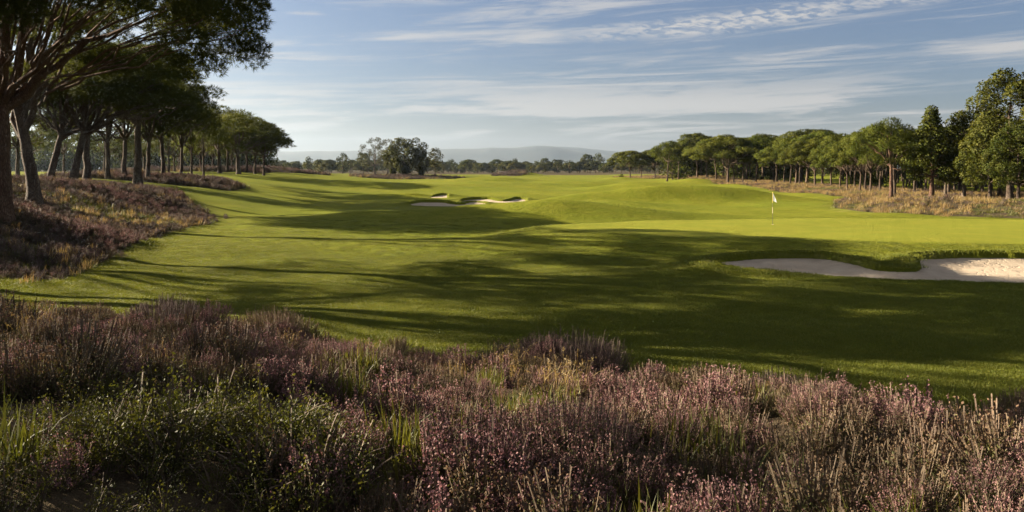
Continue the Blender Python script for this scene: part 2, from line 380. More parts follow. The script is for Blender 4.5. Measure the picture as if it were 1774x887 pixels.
# ------------------------------------------------------------------ hills
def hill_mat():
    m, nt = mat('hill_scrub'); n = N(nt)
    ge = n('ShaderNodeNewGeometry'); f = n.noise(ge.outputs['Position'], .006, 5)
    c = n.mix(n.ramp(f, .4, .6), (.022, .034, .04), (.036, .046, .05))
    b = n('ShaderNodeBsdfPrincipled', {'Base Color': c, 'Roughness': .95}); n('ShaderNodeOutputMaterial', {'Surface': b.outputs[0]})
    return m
def hills(name, D, prof, depth, seed, label):
    rng = np.random.default_rng(seed)
    px = np.array([p[0] for p in prof], float); py = np.array([p[1] for p in prof], float)
    xs = np.linspace(px[0], px[-1], 260); hh = CAM_H + (292 - np.interp(xs, px, py)) / F * D
    for k in range(5): hh = hh + (4 / (k + 1)) * np.sin(xs * .012 * 2 ** k + rng.random() * 6) * (hh > 8)
    Xw = (xs - 887) / F * D
    rows = np.linspace(-1, 1, 41); V = []
    for r in rows:
        prof_r = np.cos(r * pi / 2) ** 1.3
        wob = 1 + .12 * np.sin(Xw * .0017 + r * 5 + seed) * (1 - prof_r)
        V.append(np.stack([Xw, np.full_like(Xw, D + r * depth) , np.maximum(hh, 3) * prof_r * wob - 1.5], 1))
    V = np.concatenate(V); nx = len(xs)
    i = (np.arange(40)[:, None] * nx + np.arange(nx - 1)[None]).ravel()
    b = MB(); b.add(V, np.stack([i, i + 1, i + nx + 1, i + nx], 1), 0, True)
    tag(link(name, b.mesh(name, [HILL])), label, 'hills', kind='structure')
HILL = hill_mat()
hills('hills', 8000, [(-300, 280), (0, 266), (250, 263), (420, 262), (520, 262), (600, 261), (680, 258), (760, 257), (820, 258), (850, 256), (885, 257), (930, 253), (958, 254), (985, 259), (1020, 265), (1060, 270), (1120, 276), (1300, 284), (1500, 288)], 800, 1, 'long low blue hills on the horizon')
hills('hills', 9600, [(700, 275), (820, 264), (900, 258), (950, 253), (1000, 256), (1060, 262), (1110, 267), (1200, 272), (1500, 277), (1900, 281), (2300, 284)], 800, 2, 'palest far ridge sloping down to the right behind the hills')

# ------------------------------------------------------------------ trees
def crown_tufts(b, lobes, dens, L, W, k, rng, mat=0, surf=.7):
    for c, a, az in lobes:
        n = max(6, int(dens * a * a)); u = unit(rng.normal(size=(n, 3)))
        u[:, 2] = np.where(u[:, 2] < -.5, -u[:, 2] * rng.uniform(.0, 1, n), u[:, 2]); u = unit(u)
        r = np.where(rng.random(n) < surf, rng.uniform(.82, 1.08, n), rng.random(n) ** .5)
        P = np.array(c) + u * r[:, None] * np.array([a, a, az])
        V, Fc, Nn = needles(P, u * .8 + np.array([0, 0, .35]), L * rng.uniform(.75, 1.25, n), W, k, rng, .9, unit(u + np.array([0, 0, .15])))
        b.add(V, Fc, mat, True, Nn)
def crown_leaves(b, lobes, dens, size, rng, mat=0, surf=.72):
    for c, a, az in lobes:
        n = max(6, int(dens * a * a)); u = unit(rng.normal(size=(n, 3)))
        r = np.where(rng.random(n) < surf, rng.uniform(.78, 1.1, n), rng.random(n) ** .5)
        P = np.array(c) + u * r[:, None] * np.array([a, a, az])
        V, Fc, Nn = leaves(P, size, rng, u, .7, .9, u)
        b.add(V, Fc, mat, True, Nn)
def trunk_path(H, lean, rng, n=8, wob=.12):
    t = np.linspace(0, 1, n); p = np.stack([lean[0] * t ** 1.3 * H, lean[1] * t ** 1.3 * H, t * H], 1)
    p[1:-1, :2] += rng.normal(0, wob, (n - 2, 2)) * H * .05
    return p
def add_trunk(b, path, r0, r1, sides=10):
    t = np.linspace(0, 1, len(path)); R = r0 + (r1 - r0) * t
    R = R * (1 + .55 * np.exp(-t * 14))
    path = path.copy(); path[0, 2] -= .35
    b.add(*tube(path, R, sides), 0, True)

def stone_pine(H, R, T, fork, seed, dens=26, L=.42, W=.13, k=7, r0=.3, lean=(0, 0), nl=30, detail=1, cr=None, flat=.8, off=(0, 0), mats=('pine', 'bark'), lobe=(.2, .32)):
    """umbrella pine: meshes (trunk, crown) with the base at the origin"""
    rng = np.random.default_rng(seed)
    tb = MB(); cb = MB()
    hf = H * fork
    path = trunk_path(hf, lean, rng, 7)
    add_trunk(tb, path, r0, r0 * .72)
    top = path[-1]
    lobes = []
    cx, cy = top[0] + off[0], top[1] + off[1]
    for i in range(nl):
        rr = R * math.sqrt((i + .5) / nl) * rng.uniform(.9, 1.02); an = i * 2.39996 + rng.normal(0, .25)
        a = R * rng.uniform(*lobe); az = a * rng.uniform(.5, .7)
        zt = H - T * flat * (rr / R) ** 2.2 + rng.normal(0, .04) * T
        z = zt - az
        if i % 4 == 3 and rr < R * .85: z -= T * rng.uniform(.2, .5)
        rr = min(rr, R - a * .55)
        lobes.append((np.array([cx + rr * cos(an), cy + rr * sin(an), z]), a, az))
    order = sorted(range(nl), key=lambda i: -lobes[i][0][2])
    # main limbs fan out from the fork to the lobes
    nlim = 7
    sel = rng.permutation(nl)[:nlim + nl // 4]
    for q, i in enumerate(sel):
        c = lobes[i][0] - np.array([0, 0, lobes[i][2] * .3])
        if q < nlim:
            s = path[-1] + np.array([0, 0, -r0 * rng.uniform(0, 1.2)]); rb = r0 * rng.uniform(.35, .6) * (1.25 if q < 3 else .9)
        else:
            s = bez(top, (top + c) / 2 + np.array([0, 0, -.1 * T]), c, 5)[1]; rb = r0 * .2
        mid = s * .5 + c * .5; mid[2] = s[2] + (c[2] - s[2]) * rng.uniform(.55, .85); mid[:2] = s[:2] + (c[:2] - s[:2]) * rng.uniform(.3, .5)
        P = bez(s, mid, c, 8); P[1:-1] += rng.normal(0, .012, (6, 3)) * H
        tb.add(*tube(P, np.linspace(rb, r0 * .06, 8), 7 if detail else 5), 0, True)
        if detail:
            for j in range(2):
                t0 = rng.integers(3, 8); e = c + unit(rng.normal(size=3)) * lobes[i][1] * np.array([1, 1, .5]) * .9
                Pb = bez(P[t0 - 1], (P[t0 - 1] + e) / 2 + np.array([0, 0, .15]), e, 5)
                tb.add(*tube(Pb, np.linspace(r0 * .1, .012, 5), 5), 0, True)
    if detail:
        P0 = top
        leader = bez(top, top + np.array([rng.normal(0, .3), rng.normal(0, .3), (H - hf) * .4]), np.array([cx, cy, H - T * .35]), 6)
        tb.add(*tube(leader, np.linspace(r0 * .68, r0 * .1, 6), 8), 0, True)
    crown_tufts(cb, lobes, dens, L, W, k, rng)
    return tb.mesh('trunk', [M[mats[1]]]), cb.mesh('crown', [M[mats[0]]])

def broadleaf(H, R, base, seed, prof='oak', dens=60, size=.3, r0=.22, nl=34, mats=('oak', 'bark'), lobe=(.22, .36), lean=(0, 0), fork=.3, wild=.65):
    rng = np.random.default_rng(seed); tb = MB(); cb = MB()
    path = trunk_path(H * .88, lean, rng, 9); add_trunk(tb, path, r0, r0 * .12)
    lobes = []
    for i in range(nl):
        t = (i + .5) / nl + rng.normal(0, .02); t = min(max(t, 0), 1)
        if prof == 'oak': rad = R * math.sqrt(max(0.02, 1 - ((t - .42) / .62) ** 2))
        elif prof == 'cone': rad = R * (1.0 - t) ** .75 * (1 if t > .12 else .75 + 2 * t) + .05 * R
        elif prof == 'tall': rad = R * (math.sqrt(max(0.02, 1 - ((t - .35) / .68) ** 2)))
        else: rad = R * math.sqrt(max(0.02, 1 - ((t - .6) / .5) ** 2))
        an = i * 2.39996 + rng.normal(0, .3); a = R * rng.uniform(*lobe) * (.75 if prof == 'cone' and t > .7 else 1)
        z = H * base + (H * (1 - base) - a * .8) * t + a * .3
        rr = max(0, rad - a * .7) * rng.uniform(wild, 1.08)
        ax = np.array([np.interp(z, path[:, 2], path[:, 0]), np.interp(z, path[:, 2], path[:, 1])])
        c = np.array([ax[0] + rr * cos(an), ax[1] + rr * sin(an), z]); lobes.append((c, a, a * rng.uniform(.65, .9)))
        zs = max(H * fork * .8, z - rr * rng.uniform(.4, .9)); s = np.array([np.interp(zs, path[:, 2], path[:, 0]), np.interp(zs, path[:, 2], path[:, 1]), zs])
        P = bez(s, (s + c) / 2 + np.array([0, 0, -.12 * rr]), c, 6); rb = max(.02, r0 * (1 - zs / H) * .42)
        tb.add(*tube(P, np.linspace(rb, .015, 6), 6), 0, True)
    crown_leaves(cb, lobes, dens, size, rng)
    return tb.mesh('trunk', [M[mats[1]]]), cb.mesh('crown', [M[mats[0]]])

def place_tree(kind, meshes, x, y, label, cat, group=None, scale=(1, 1, 1), rot=0.0, dz=-.05):
    r = link(kind, None, None, (x, y, gz(x, y) + dz)); r.scale = scale; r.rotation_euler = (0, 0, rot)
    r.empty_display_size = .3
    tag(r, label, cat, group)
    for me, nm in zip(meshes, ('trunk', 'crown')): link(nm, me, r)
    return r
def wx(px, D): return (px - 887) / F * D
def ztop(py, D): return CAM_H + (292 - py) / F * D

# --- large pines at the left edge
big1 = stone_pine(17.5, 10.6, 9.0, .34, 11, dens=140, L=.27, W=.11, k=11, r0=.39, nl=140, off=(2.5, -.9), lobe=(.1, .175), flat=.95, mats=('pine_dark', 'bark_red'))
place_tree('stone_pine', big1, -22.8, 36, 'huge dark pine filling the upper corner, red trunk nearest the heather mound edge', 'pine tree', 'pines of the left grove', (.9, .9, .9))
big2 = stone_pine(15.5, 5.4, 5.4, .3, 12, dens=110, L=.28, W=.11, k=10, r0=.42, nl=58, lobe=(.13, .21), lean=(-.16, 0), off=(1.5, 0), mats=('pine', 'bark'))
place_tree('stone_pine', big2, -30.6, 51.5, 'forked leaning pine with grey trunk on the heather mound, second from the frame edge', 'pine tree', 'pines of the left grove')
big3 = stone_pine(14, 7.5, 6.5, .36, 13, dens=105, L=.3, W=.12, k=9, r0=.36, nl=70, lobe=(.15, .24), lean=(.2, 0), off=(1.8, 0), mats=('pine', 'bark'))
big4 = stone_pine(13.5, 6.5, 5.5, .42, 14, dens=95, L=.32, W=.12, k=9, r0=.34, nl=62, lobe=(.15, .24), mats=('pine', 'bark'))
mid = [stone_pine(11, 5.6, 5.6, .36, 20 + i, dens=44, L=.42, W=.13, k=8, r0=.25, nl=30, lean=(RNG.normal(0, .04), RNG.normal(0, .04)), detail=1, mats=('pine', 'bark')) for i in range(5)]
LG = 'pines of the left grove'
def pine_at(meshes, px, D, top, h0, r0, width, label, group, rot=None, kind='stone_pine'):
    x = wx(px, D); H = ztop(top, D) - gz(x, D); R = width / 2 / F * D
    return place_tree(kind, meshes, x, D, label, 'pine tree', group, (R / r0, R / r0, H / h0), RNG.uniform(0, 6.28) if rot is None else rot)
pine_at(big3, 86, 66, 92, 14, 7.5, 260, 'slim dark-stemmed pine just behind the forked leaning pine', LG, .3)
pine_at(big3, 126, 66, 78, 14, 7.5, 285, 'thick dark pine leaning right at the back crest of the heather mound', LG, 0)
pine_at(big4, 150, 73, 100, 13.5, 6.5, 250, 'upright dark pine standing close behind the thick leaning pine', LG, 2)
pine_at(mid[0], 187, 92, 120, 11, 5.6, 190, 'thin pine in the sunlit grass right of the thick leaning pine', LG)
pine_at(mid[1], 215, 96, 125, 11, 5.6, 190, 'thin upright pine between the thin pine and the stout textured trunk', LG)
pine_at(big4, 239, 86, 72, 13.5, 6.5, 262, 'stout pine with rough lit trunk behind the heather mound crest', LG, 4)
pine_at(mid[2], 256, 94, 120, 11, 5.6, 180, 'dark pine close on the right of the stout rough trunk', LG)
pine_at(mid[3], 283, 100, 135, 11, 5.6, 165, 'twin-limbed pine beside the small heather strip', LG)
pine_at(mid[4], 314, 108, 150, 11, 5.6, 130, 'pine at the back edge of the small heather strip, under dark canopy', LG)
pine_at(mid[0], 332, 112, 178, 11, 5.6, 100, 'pine above the right end of the small heather strip', LG)
pine_at(mid[1], 353, 122, 205, 11, 5.6, 90, 'bent thin pine beyond the small heather strip', LG)
pine_at(mid[2], 381, 165, 187, 11, 5.6, 150, 'pine with tall rounded top left of the grove\'s end cluster', LG)
pine_at(mid[3], 394, 178, 197, 11, 5.6, 110, 'paired-trunk pine inside the grove\'s end cluster', LG)
pine_at(mid[4], 413, 158, 197, 11, 5.6, 172, 'broad umbrella pine with fanned limbs leading the grove\'s end cluster', LG)
pine_at(mid[0], 428, 182, 205, 11, 5.6, 100, 'pine behind the broad fanned umbrella pine', LG)
pine_at(mid[1], 442, 172, 209, 11, 5.6, 110, 'pine one from the open end of the left grove', LG)
pine_at(mid[2], 457, 168, 218, 11, 5.6, 92, 'last pine at the open end of the left grove, against pale hills', LG)
k = 0
for px, D in [(30,90),(62,140),(110,150),(180,160),(247,170),(290,150),(302,185),(347,200),(365,210),(205,210),(310,230),(400,240)]:
    pine_at(mid[k % 5], px + RNG.normal(0, 3), D, 292 - 105 * 115 / D + RNG.normal(0, 6), 11, 5.6, 150 * 100 / D, 'slim pine trunk in the back rows of the left grove, between sunlit grass strips', 'back-row pines of the left grove'); k += 1
sparse = stone_pine(13.5, 6.5, 5.5, .42, 16, dens=55, L=.32, W=.11, k=9, r0=.3, nl=40, lobe=(.09, .17), mats=('pine_dark', 'bark'))
# pines west of the frame, whose shadows cross the fairway
for x, y, s in [(-31,31,1.0),(-40,38.5,.95),(-34,21,.85),(-22,8.5,.8),(-29,14.5,.75)]:
    place_tree('stone_pine', sparse, x, y, 'pine beyond the left edge of the view whose shadow crosses the fairway', 'pine tree', 'pines beyond the left edge', (s, s, s), RNG.uniform(0, 6.28))

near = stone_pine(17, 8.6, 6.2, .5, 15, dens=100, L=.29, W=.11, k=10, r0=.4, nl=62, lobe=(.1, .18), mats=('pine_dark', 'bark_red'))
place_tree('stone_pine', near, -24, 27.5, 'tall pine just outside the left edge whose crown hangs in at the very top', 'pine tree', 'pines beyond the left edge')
# --- right grove
RG = 'umbrella pines of the right grove'
rp = [stone_pine(11, 6.0, 5.9, .32, 40 + i, dens=95, L=.36, W=.14, k=8, r0=.2, nl=60, flat=.8, lobe=(.15, .23), lean=(RNG.normal(0, .03), RNG.normal(0, .03)), mats=('pine', 'bark_far')) for i in range(6)]
for i, (px, D, top, w, lb) in enumerate([
    (1092, 300, 261, 60, 'small umbrella pine at the far tip of the right grove, beside the round bush'),
    (1111, 318, 266, 48, 'umbrella pine overlapping between the two small pines at the grove\'s far tip'),
    (1135, 305, 259, 58, 'small flat-topped umbrella pine with spread limbs, third from the grove\'s far tip'),
    (1184, 275, 250, 70, 'lower leaning pine in front of the tall flat-topped pine'),
    (1208, 240, 233, 84, 'tall flat-topped umbrella pine, first of the grove\'s high canopy'),
    (1261, 200, 235, 112, 'wide umbrella pine with stout two-tone trunk left of the flag'),
    (1293, 236, 238, 90, 'umbrella pine half hidden behind the wide pine left of the flag'),
    (1322, 260, 234, 100, 'high umbrella pine seen over the dip left of the flag'),
    (1346, 205, 247, 84, 'low drooping umbrella pine directly above the flag'),
    (1379, 176, 238, 104, 'umbrella pine with single sunlit orange trunk right of the flag'),
    (1398, 215, 226, 120, 'tallest flat umbrella pine in the middle of the right grove'),
    (1412, 160, 240, 92, 'umbrella pine with forked limbs, second sunlit trunk right of the flag'),
    (1424, 172, 228, 100, 'dark umbrella pine close behind the forked-limb pine'),
    (1440, 158, 236, 88, 'umbrella pine with twisting limb between forked pine and dark stems'),
    (1455, 150, 238, 80, 'dark-stemmed umbrella pine before the gap in the canopy'),
    (1468, 140, 240, 74, 'umbrella pine standing at the gap left of the bright round-topped pine'),
    (1490, 128, 232, 86, 'pine with straight thin trunk under the bright round-topped pine'),
    (1508, 122, 222, 92, 'shaded pine behind the bright round-topped pine'),
]):
    pine_at(rp[i % 6], px, D, top, 11, 6.0, w * 1.28, lb, RG)
bright = stone_pine(11, 5.2, 5.6, .42, 60, dens=70, L=.36, W=.12, k=9, r0=.28, nl=34, flat=.9, off=(-.6, 0), mats=('pine', 'bark_red'))
pine_at(bright, 1544, 101, 208, 11, 5.2, 124, 'bright round-topped pine with bare spreading limbs and red trunk beside the broadleaf trees', RG, 0)
# broadleaf trees at the right
bl = {
 'a': broadleaf(11, 3.6, .2, 70, 'cone', 300, .25, .26, 40, ('oak', 'bark_red')),
 'b': broadleaf(11, 3.2, .22, 71, 'tall', 300, .25, .22, 34, ('oak', 'bark_pale')),
 'c': broadleaf(14, 5.0, .2, 72, 'tall', 300, .26, .32, 52, ('oak', 'bark'), (.18, .28)),
 'd': broadleaf(12, 4.2, .2, 73, 'oak', 300, .26, .26, 38, ('oak', 'bark'))}
def broad_at(meshes, px, D, top, h0, r0, width, label, group, rot=0, cat='tree', kind='broadleaf_tree'):
    x = wx(px, D); H = ztop(top, D) - gz(x, D); R = width / 2 / F * D
    return place_tree(kind, meshes, x, D, label, cat, group, (R / r0, R / r0, H / h0), rot)
BG = 'leafy trees at the right edge of the heath'
broad_at(bl['a'], 1614, 98, 184, 11, 3.6, 104, 'pointed bushy tree with spiky top beside the bright round-topped pine', BG, 0)
broad_at(bl['b'], 1638, 104, 230, 11, 3.2, 70, 'slim pale-trunked tree right of the pointed bushy tree', BG, 1)
broad_at(bl['b'], 1670, 98, 192, 11, 3.2, 92, 'medium leafy tree between the pointed tree and the tallest tree', BG, 2)
broad_at(bl['d'], 1714, 92, 215, 12, 4.2, 96, 'leafy tree with low hanging foliage in front of the tallest tree', BG, 3)
broad_at(bl['d'], 1731, 100, 190, 12, 4.2, 100, 'dark thin-trunked tree just left of the tallest tree\'s trunk', BG, 4)
broad_at(bl['c'], 1750, 86, 122, 14, 5.0, 158, 'tallest leafy tree with billowing crown at the right frame edge', BG, 5.2)
broad_at(bl['d'], 1765, 82, 210, 12, 4.2, 100, 'leafy tree leaning right on a bare trunk at the very frame edge', BG, .5)
broad_at(bl['c'], 1850, 88, 150, 14, 5.0, 150, 'leafy tree beyond the right edge of the view', 'trees beyond the right edge', 1)
# back rows of the wood on the right
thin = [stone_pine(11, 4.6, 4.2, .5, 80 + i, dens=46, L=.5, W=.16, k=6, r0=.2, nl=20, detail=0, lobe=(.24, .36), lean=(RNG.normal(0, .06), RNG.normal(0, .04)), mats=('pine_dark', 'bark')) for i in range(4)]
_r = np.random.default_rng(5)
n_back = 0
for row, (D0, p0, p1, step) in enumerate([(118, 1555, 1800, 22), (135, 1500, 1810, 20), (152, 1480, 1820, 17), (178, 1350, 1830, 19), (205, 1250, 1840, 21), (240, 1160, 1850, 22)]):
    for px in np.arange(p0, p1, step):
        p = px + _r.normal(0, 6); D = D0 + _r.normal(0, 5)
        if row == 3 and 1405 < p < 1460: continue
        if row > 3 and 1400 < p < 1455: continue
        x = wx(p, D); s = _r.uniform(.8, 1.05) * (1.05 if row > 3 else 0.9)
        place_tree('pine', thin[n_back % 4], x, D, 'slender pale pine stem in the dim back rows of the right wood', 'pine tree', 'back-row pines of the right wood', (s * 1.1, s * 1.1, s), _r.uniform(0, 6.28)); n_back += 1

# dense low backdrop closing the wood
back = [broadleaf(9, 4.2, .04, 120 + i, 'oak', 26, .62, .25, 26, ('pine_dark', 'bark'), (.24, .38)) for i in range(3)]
for i, p in enumerate(np.arange(1165, 1900, 15.5)):
    D = 268 + _r.normal(0, 9)
    if 1405 < p < 1450: D += 120
    s = _r.uniform(.85, 1.2); place_tree('broadleaf_tree', back[i % 3], wx(p, D), D, 'dark bushy tree closing the view behind the stems of the right wood', 'tree', 'dark backdrop trees of the right wood', (s * 1.1, s * 1.1, s), _r.uniform(0, 6.28))
for i, p in enumerate(np.arange(-30, 470, 12)):
    D = 340 + _r.normal(0, 15) ; s = _r.uniform(.9, 1.25)
    place_tree('broadleaf_tree', back[i % 3], wx(p, D), D, 'dim bushy tree far behind the stems of the left grove', 'tree', 'backdrop trees of the left grove', (s * 1.4, s * 1.4, s * 1.5), _r.uniform(0, 6.28))
# --- centre group on the heather island
oak = broadleaf(15, 8.2, .08, 93, 'wide', 85, .5, .5, 36, ('oak_far', 'bark'), (.15, .29), (.05, 0), .3, .35)
broad_at(oak, 699, 300, 237, 15, 8.2, 80, 'large round tree on the heather island in mid-fairway', 'trees on the heather island', 0)
broad_at(oak, 681, 304, 256, 15, 8.2, 38, 'lower leafy tree at the left side of the large round island tree', 'trees on the heather island', 4)
broad_at(oak, 730, 296, 257, 15, 8.2, 36, 'smaller dark tree tucked at the right side of the large round island tree', 'trees on the heather island', 2)
lone = broadleaf(11, 3.4, .3, 91, 'oak', 80, .45, .2, 22, ('oak_far', 'bark'), (.22, .36))
broad_at(lone, 754, 326, 256, 11, 3.4, 31, 'small lone tree on a thin trunk right of the heather island', 'trees on the heather island', 0)
loose = broadleaf(21, 7.5, .22, 92, 'tall', 30, .6, .45, 40, ('grey_leaf', 'bark'), (.12, .22))
broad_at(loose, 650, 500, 238, 21, 7.5, 56, 'tall loose grey-green tree with sky gaps behind the heather island', 'tall trees behind the island', 0)
broad_at(loose, 671, 520, 240, 21, 7.5, 44, 'tall grey tree half hidden behind the large round island tree', 'tall trees behind the island', 2)

# --- distant tree line
fr = [stone_pine(12.5, 7.0, 8.5, .3, 100 + i, dens=9, L=1.0, W=.3, k=6, r0=.35, nl=16, detail=0, lobe=(.3, .45), flat=.85, mats=('wood_far', 'bark_far')) for i in range(4)]
fb = [broadleaf(13, 5.5, .1, 110 + i, 'oak', 14, 1.0, .4, 16, ('wood_far', 'bark_far'), (.3, .45)) for i in range(3)]
_r = np.random.default_rng(9); q = 0
for row, (D0, h, px0, px1, st) in enumerate([(560, 10.5, 380, 640, 17), (680, 11.5, 560, 1180, 14), (740, 12.5, 440, 1330, 17), (820, 13.5, 300, 1500, 21), (640, 11, 40, 380, 26), (600, 11, 1180, 1520, 24)]):
    for px in np.arange(px0, px1, st):
        D = D0 + _r.normal(0, 16); p = px + _r.normal(0, 5); s = _r.uniform(.8, 1.12)
        ms, h0 = (fr[q % 4], 12.5) if _r.random() < .62 else (fb[q % 3], 13)
        lab, grp = 'small hazy round tree in the distant tree line below the hills', 'trees of the distant tree line'
        H = h * s * .88 * (1.45 if _r.random() < .07 else 1)
        place_tree('distant_tree', ms, wx(p, D), D, lab, 'tree', grp, (s * _r.uniform(.85, 1.2) * h / 12.5,) * 2 + (H / h0,), _r.uniform(0, 6.28)); q += 1

# ------------------------------------------------------------------ low plants
def heather_plant(seed, h=.38, n=48, fl=24, gr=16, fmat='bloom', fsize=.0105, spread=.68, frac=.45, coarse=1.0):
    rng = np.random.default_rng(seed); fol = MB(); flo = MB()
    for i in range(n):
        an = rng.uniform(0, 2 * pi); tilt = abs(rng.normal(0, spread)) ; tilt = min(tilt, 1.1)
        hh = h * rng.uniform(.65, 1.1) * (1 - .25 * tilt)
        d = np.array([sin(tilt) * cos(an), sin(tilt) * sin(an), cos(tilt)])
        b0 = np.array([cos(an), sin(an), 0]) * rng.uniform(0, .07)
        P = bez(b0, b0 + d * hh * .55, b0 + d * hh * .85 + np.array([0, 0, hh * .22]), 6)
        s = unit(np.cross(d, rng.normal(size=3))) * .0035 * coarse
        V = np.concatenate([P - s, P + s]); Fq = np.array([[j, j + 1, j + 7, j + 6] for j in range(5)])
        fol.add(V, Fq, 1)
        t = rng.uniform(.12, .75, gr); pp = np.stack([np.interp(t * 5, range(6), P[:, c]) for c in range(3)], 1)
        fol.add(*leaves(pp + rng.normal(0, .016 * coarse, (gr, 3)), .02 * coarse, rng, d, .4, .7), 0)
        t = rng.uniform(1 - frac, 1.02, fl); pp = np.stack([np.interp(np.minimum(t, 1) * 5, range(6), P[:, c]) for c in range(3)], 1)
        w = (1.15 - t)[:, None] * .5 + .45
        flo.add(*leaves(pp + rng.normal(0, .0105 * coarse, (fl, 3)) * w * 1.6, fsize * 1.35 * coarse, rng, d, .75, 1.2), 0)
    return fol, flo
def joined(fol, flo, fmat, name):
    b = MB()
    for f in fol.f: pass
    V = np.concatenate(fol.v); b.add(V, np.zeros((0, 4), int)); b.v.append(V); b.n = len(V)
    b.f += fol.f
    off = b.n; V2 = np.concatenate(flo.v); b.v.append(V2); b.n += len(V2)
    b.f += [(f + off, 2, s) for f, m, s in flo.f]
    return b.mesh(name, [M['sprig'], M['twig'], M[fmat]])
def grass_tuft(seed, n=40, h=.35, w=.006, mat_='blade', lean=.5, head=False, r=.08):
    rng = np.random.default_rng(seed); b = MB()
    for i in range(n):
        an = rng.uniform(0, 2 * pi); l = h * rng.uniform(.5, 1.1); t = abs(rng.normal(0, lean))
        b0 = np.array([rng.normal(0, r), rng.normal(0, r), 0]); o = np.array([cos(an), sin(an), 0])
        P = bez(b0, b0 + np.array([0, 0, l * .6]) + o * l * .15 * t, b0 + np.array([0, 0, l * (1 - .35 * min(t, 1.4))]) + o * l * t * .8, 6)
        s = np.array([-sin(an + .6), cos(an + .6), 0]) * w
        wd = np.array([1, 1, .9, .7, .45, .08])[:, None]
        b.add(np.concatenate([P - s * wd, P + s * wd]), np.array([[j, j + 1, j + 7, j + 6] for j in range(5)]), 0)
        if head and rng.random() < .6:
            pp = P[-1] + (P[-1] - P[-2]) * rng.uniform(-.7, .4, (10, 1)) + rng.normal(0, .006, (10, 3))
            b.add(*leaves(pp, .022, rng, unit(P[-1] - P[-2]), .35, .5), 0)
    return b.mesh('grass_tuft', [M[mat_]])
def leafy_plant(seed, n=16, h=.36, leaf=.019):
    rng = np.random.default_rng(seed); b = MB()
    for i in range(n):
        an = rng.uniform(0, 2 * pi); t = rng.uniform(.2, 1.0); l = h * rng.uniform(.6, 1.2)
        d = np.array([sin(t) * cos(an), sin(t) * sin(an), cos(t)])
        P = bez((0, 0, 0), d * l * .5 + np.array([0, 0, .1]), d * l, 7)
        s = unit(np.cross(d, rng.normal(size=3))) * .003
        b.add(np.concatenate([P - s, P + s]), np.array([[j, j + 1, j + 8, j + 7] for j in range(6)]), 1)
        m = 34; tt = rng.uniform(.2, 1.03, m); pp = np.stack([np.interp(np.minimum(tt, 1) * 6, range(7), P[:, c]) for c in range(3)], 1)
        b.add(*leaves(pp + rng.normal(0, .022, (m, 3)), leaf, rng, d + np.array([0, 0, .2]), .5, .9), 0)
    return b.mesh('leafy_plant', [M['leaf'], M['twig']])

def source(coll, mesh, name):
    o = bpy.data.objects.new(name, mesh); coll.objects.link(o); return o
def scatter(name, meshes, P, S, rot, pick, label, cat):
    """one object of many small plants: points carrying plant kind, turn and size"""
    coll = bpy.data.collections.new(name + '_kinds')
    for i, me in enumerate(meshes): source(coll, me, '%s_kind_%02d' % (name, i))
    n = len(P); me = bpy.data.meshes.new(name); me.vertices.add(n)
    me.vertices.foreach_set('co', np.asarray(P, np.float32).ravel())
    me.attributes.new('rot', 'FLOAT_VECTOR', 'POINT').data.foreach_set('vector', np.asarray(rot, np.float32).ravel())
    me.attributes.new('scl', 'FLOAT', 'POINT').data.foreach_set('value', np.asarray(S, np.float32))
    me.attributes.new('pick', 'INT', 'POINT').data.foreach_set('value', np.asarray(pick, np.int32))
    ng = bpy.data.node_groups.new(name, 'GeometryNodeTree')
    ng.interface.new_socket('Geometry', in_out='INPUT', socket_type='NodeSocketGeometry')
    ng.interface.new_socket('Geometry', in_out='OUTPUT', socket_type='NodeSocketGeometry')
    nd = ng.nodes; gi = nd.new('NodeGroupInput'); go = nd.new('NodeGroupOutput')
    ip = nd.new('GeometryNodeInstanceOnPoints'); ci = nd.new('GeometryNodeCollectionInfo')
    ci.inputs['Collection'].default_value = coll; ci.inputs['Separate Children'].default_value = True; ci.inputs['Reset Children'].default_value = True
    def na(nm, t):
        a = nd.new('GeometryNodeInputNamedAttribute'); a.data_type = t; a.inputs['Name'].default_value = nm
        return [s for s in a.outputs if s.enabled and s.name == 'Attribute'][0]
    er = nd.new('FunctionNodeEulerToRotation')
    L = ng.links.new
    L(gi.outputs[0], ip.inputs['Points']); L(ci.outputs[0], ip.inputs['Instance']); ip.inputs['Pick Instance'].default_value = True
    L(na('pick', 'INT'), ip.inputs['Instance Index']); L(na('rot', 'FLOAT_VECTOR'), er.inputs[0]); L(er.outputs[0], ip.inputs['Rotation'])
    L(na('scl', 'FLOAT'), ip.inputs['Scale']); L(ip.outputs[0], go.inputs[0])
    o = link(name, me); md = o.modifiers.new('plants', 'NODES'); md.node_group = ng
    tag(o, label, cat, kind='stuff')
    return o

HV = [joined(*heather_plant(200 + i), 'bloom', 'heather_plant') for i in range(4)]
HF = [joined(*heather_plant(210 + i, h=.36, fl=14, gr=18, spread=.6), 'faded', 'heather_plant') for i in range(3)]
HD = [joined(*heather_plant(220 + i, h=.45, n=40), 'dusky', 'heather_plant') for i in range(2)]
GT = [grass_tuft(230 + i) for i in range(3)]
ST = [grass_tuft(240 + i, 22, .46, .0028, 'straw', .55, True, .07) for i in range(3)]
LP = [leafy_plant(250 + i) for i in range(3)]
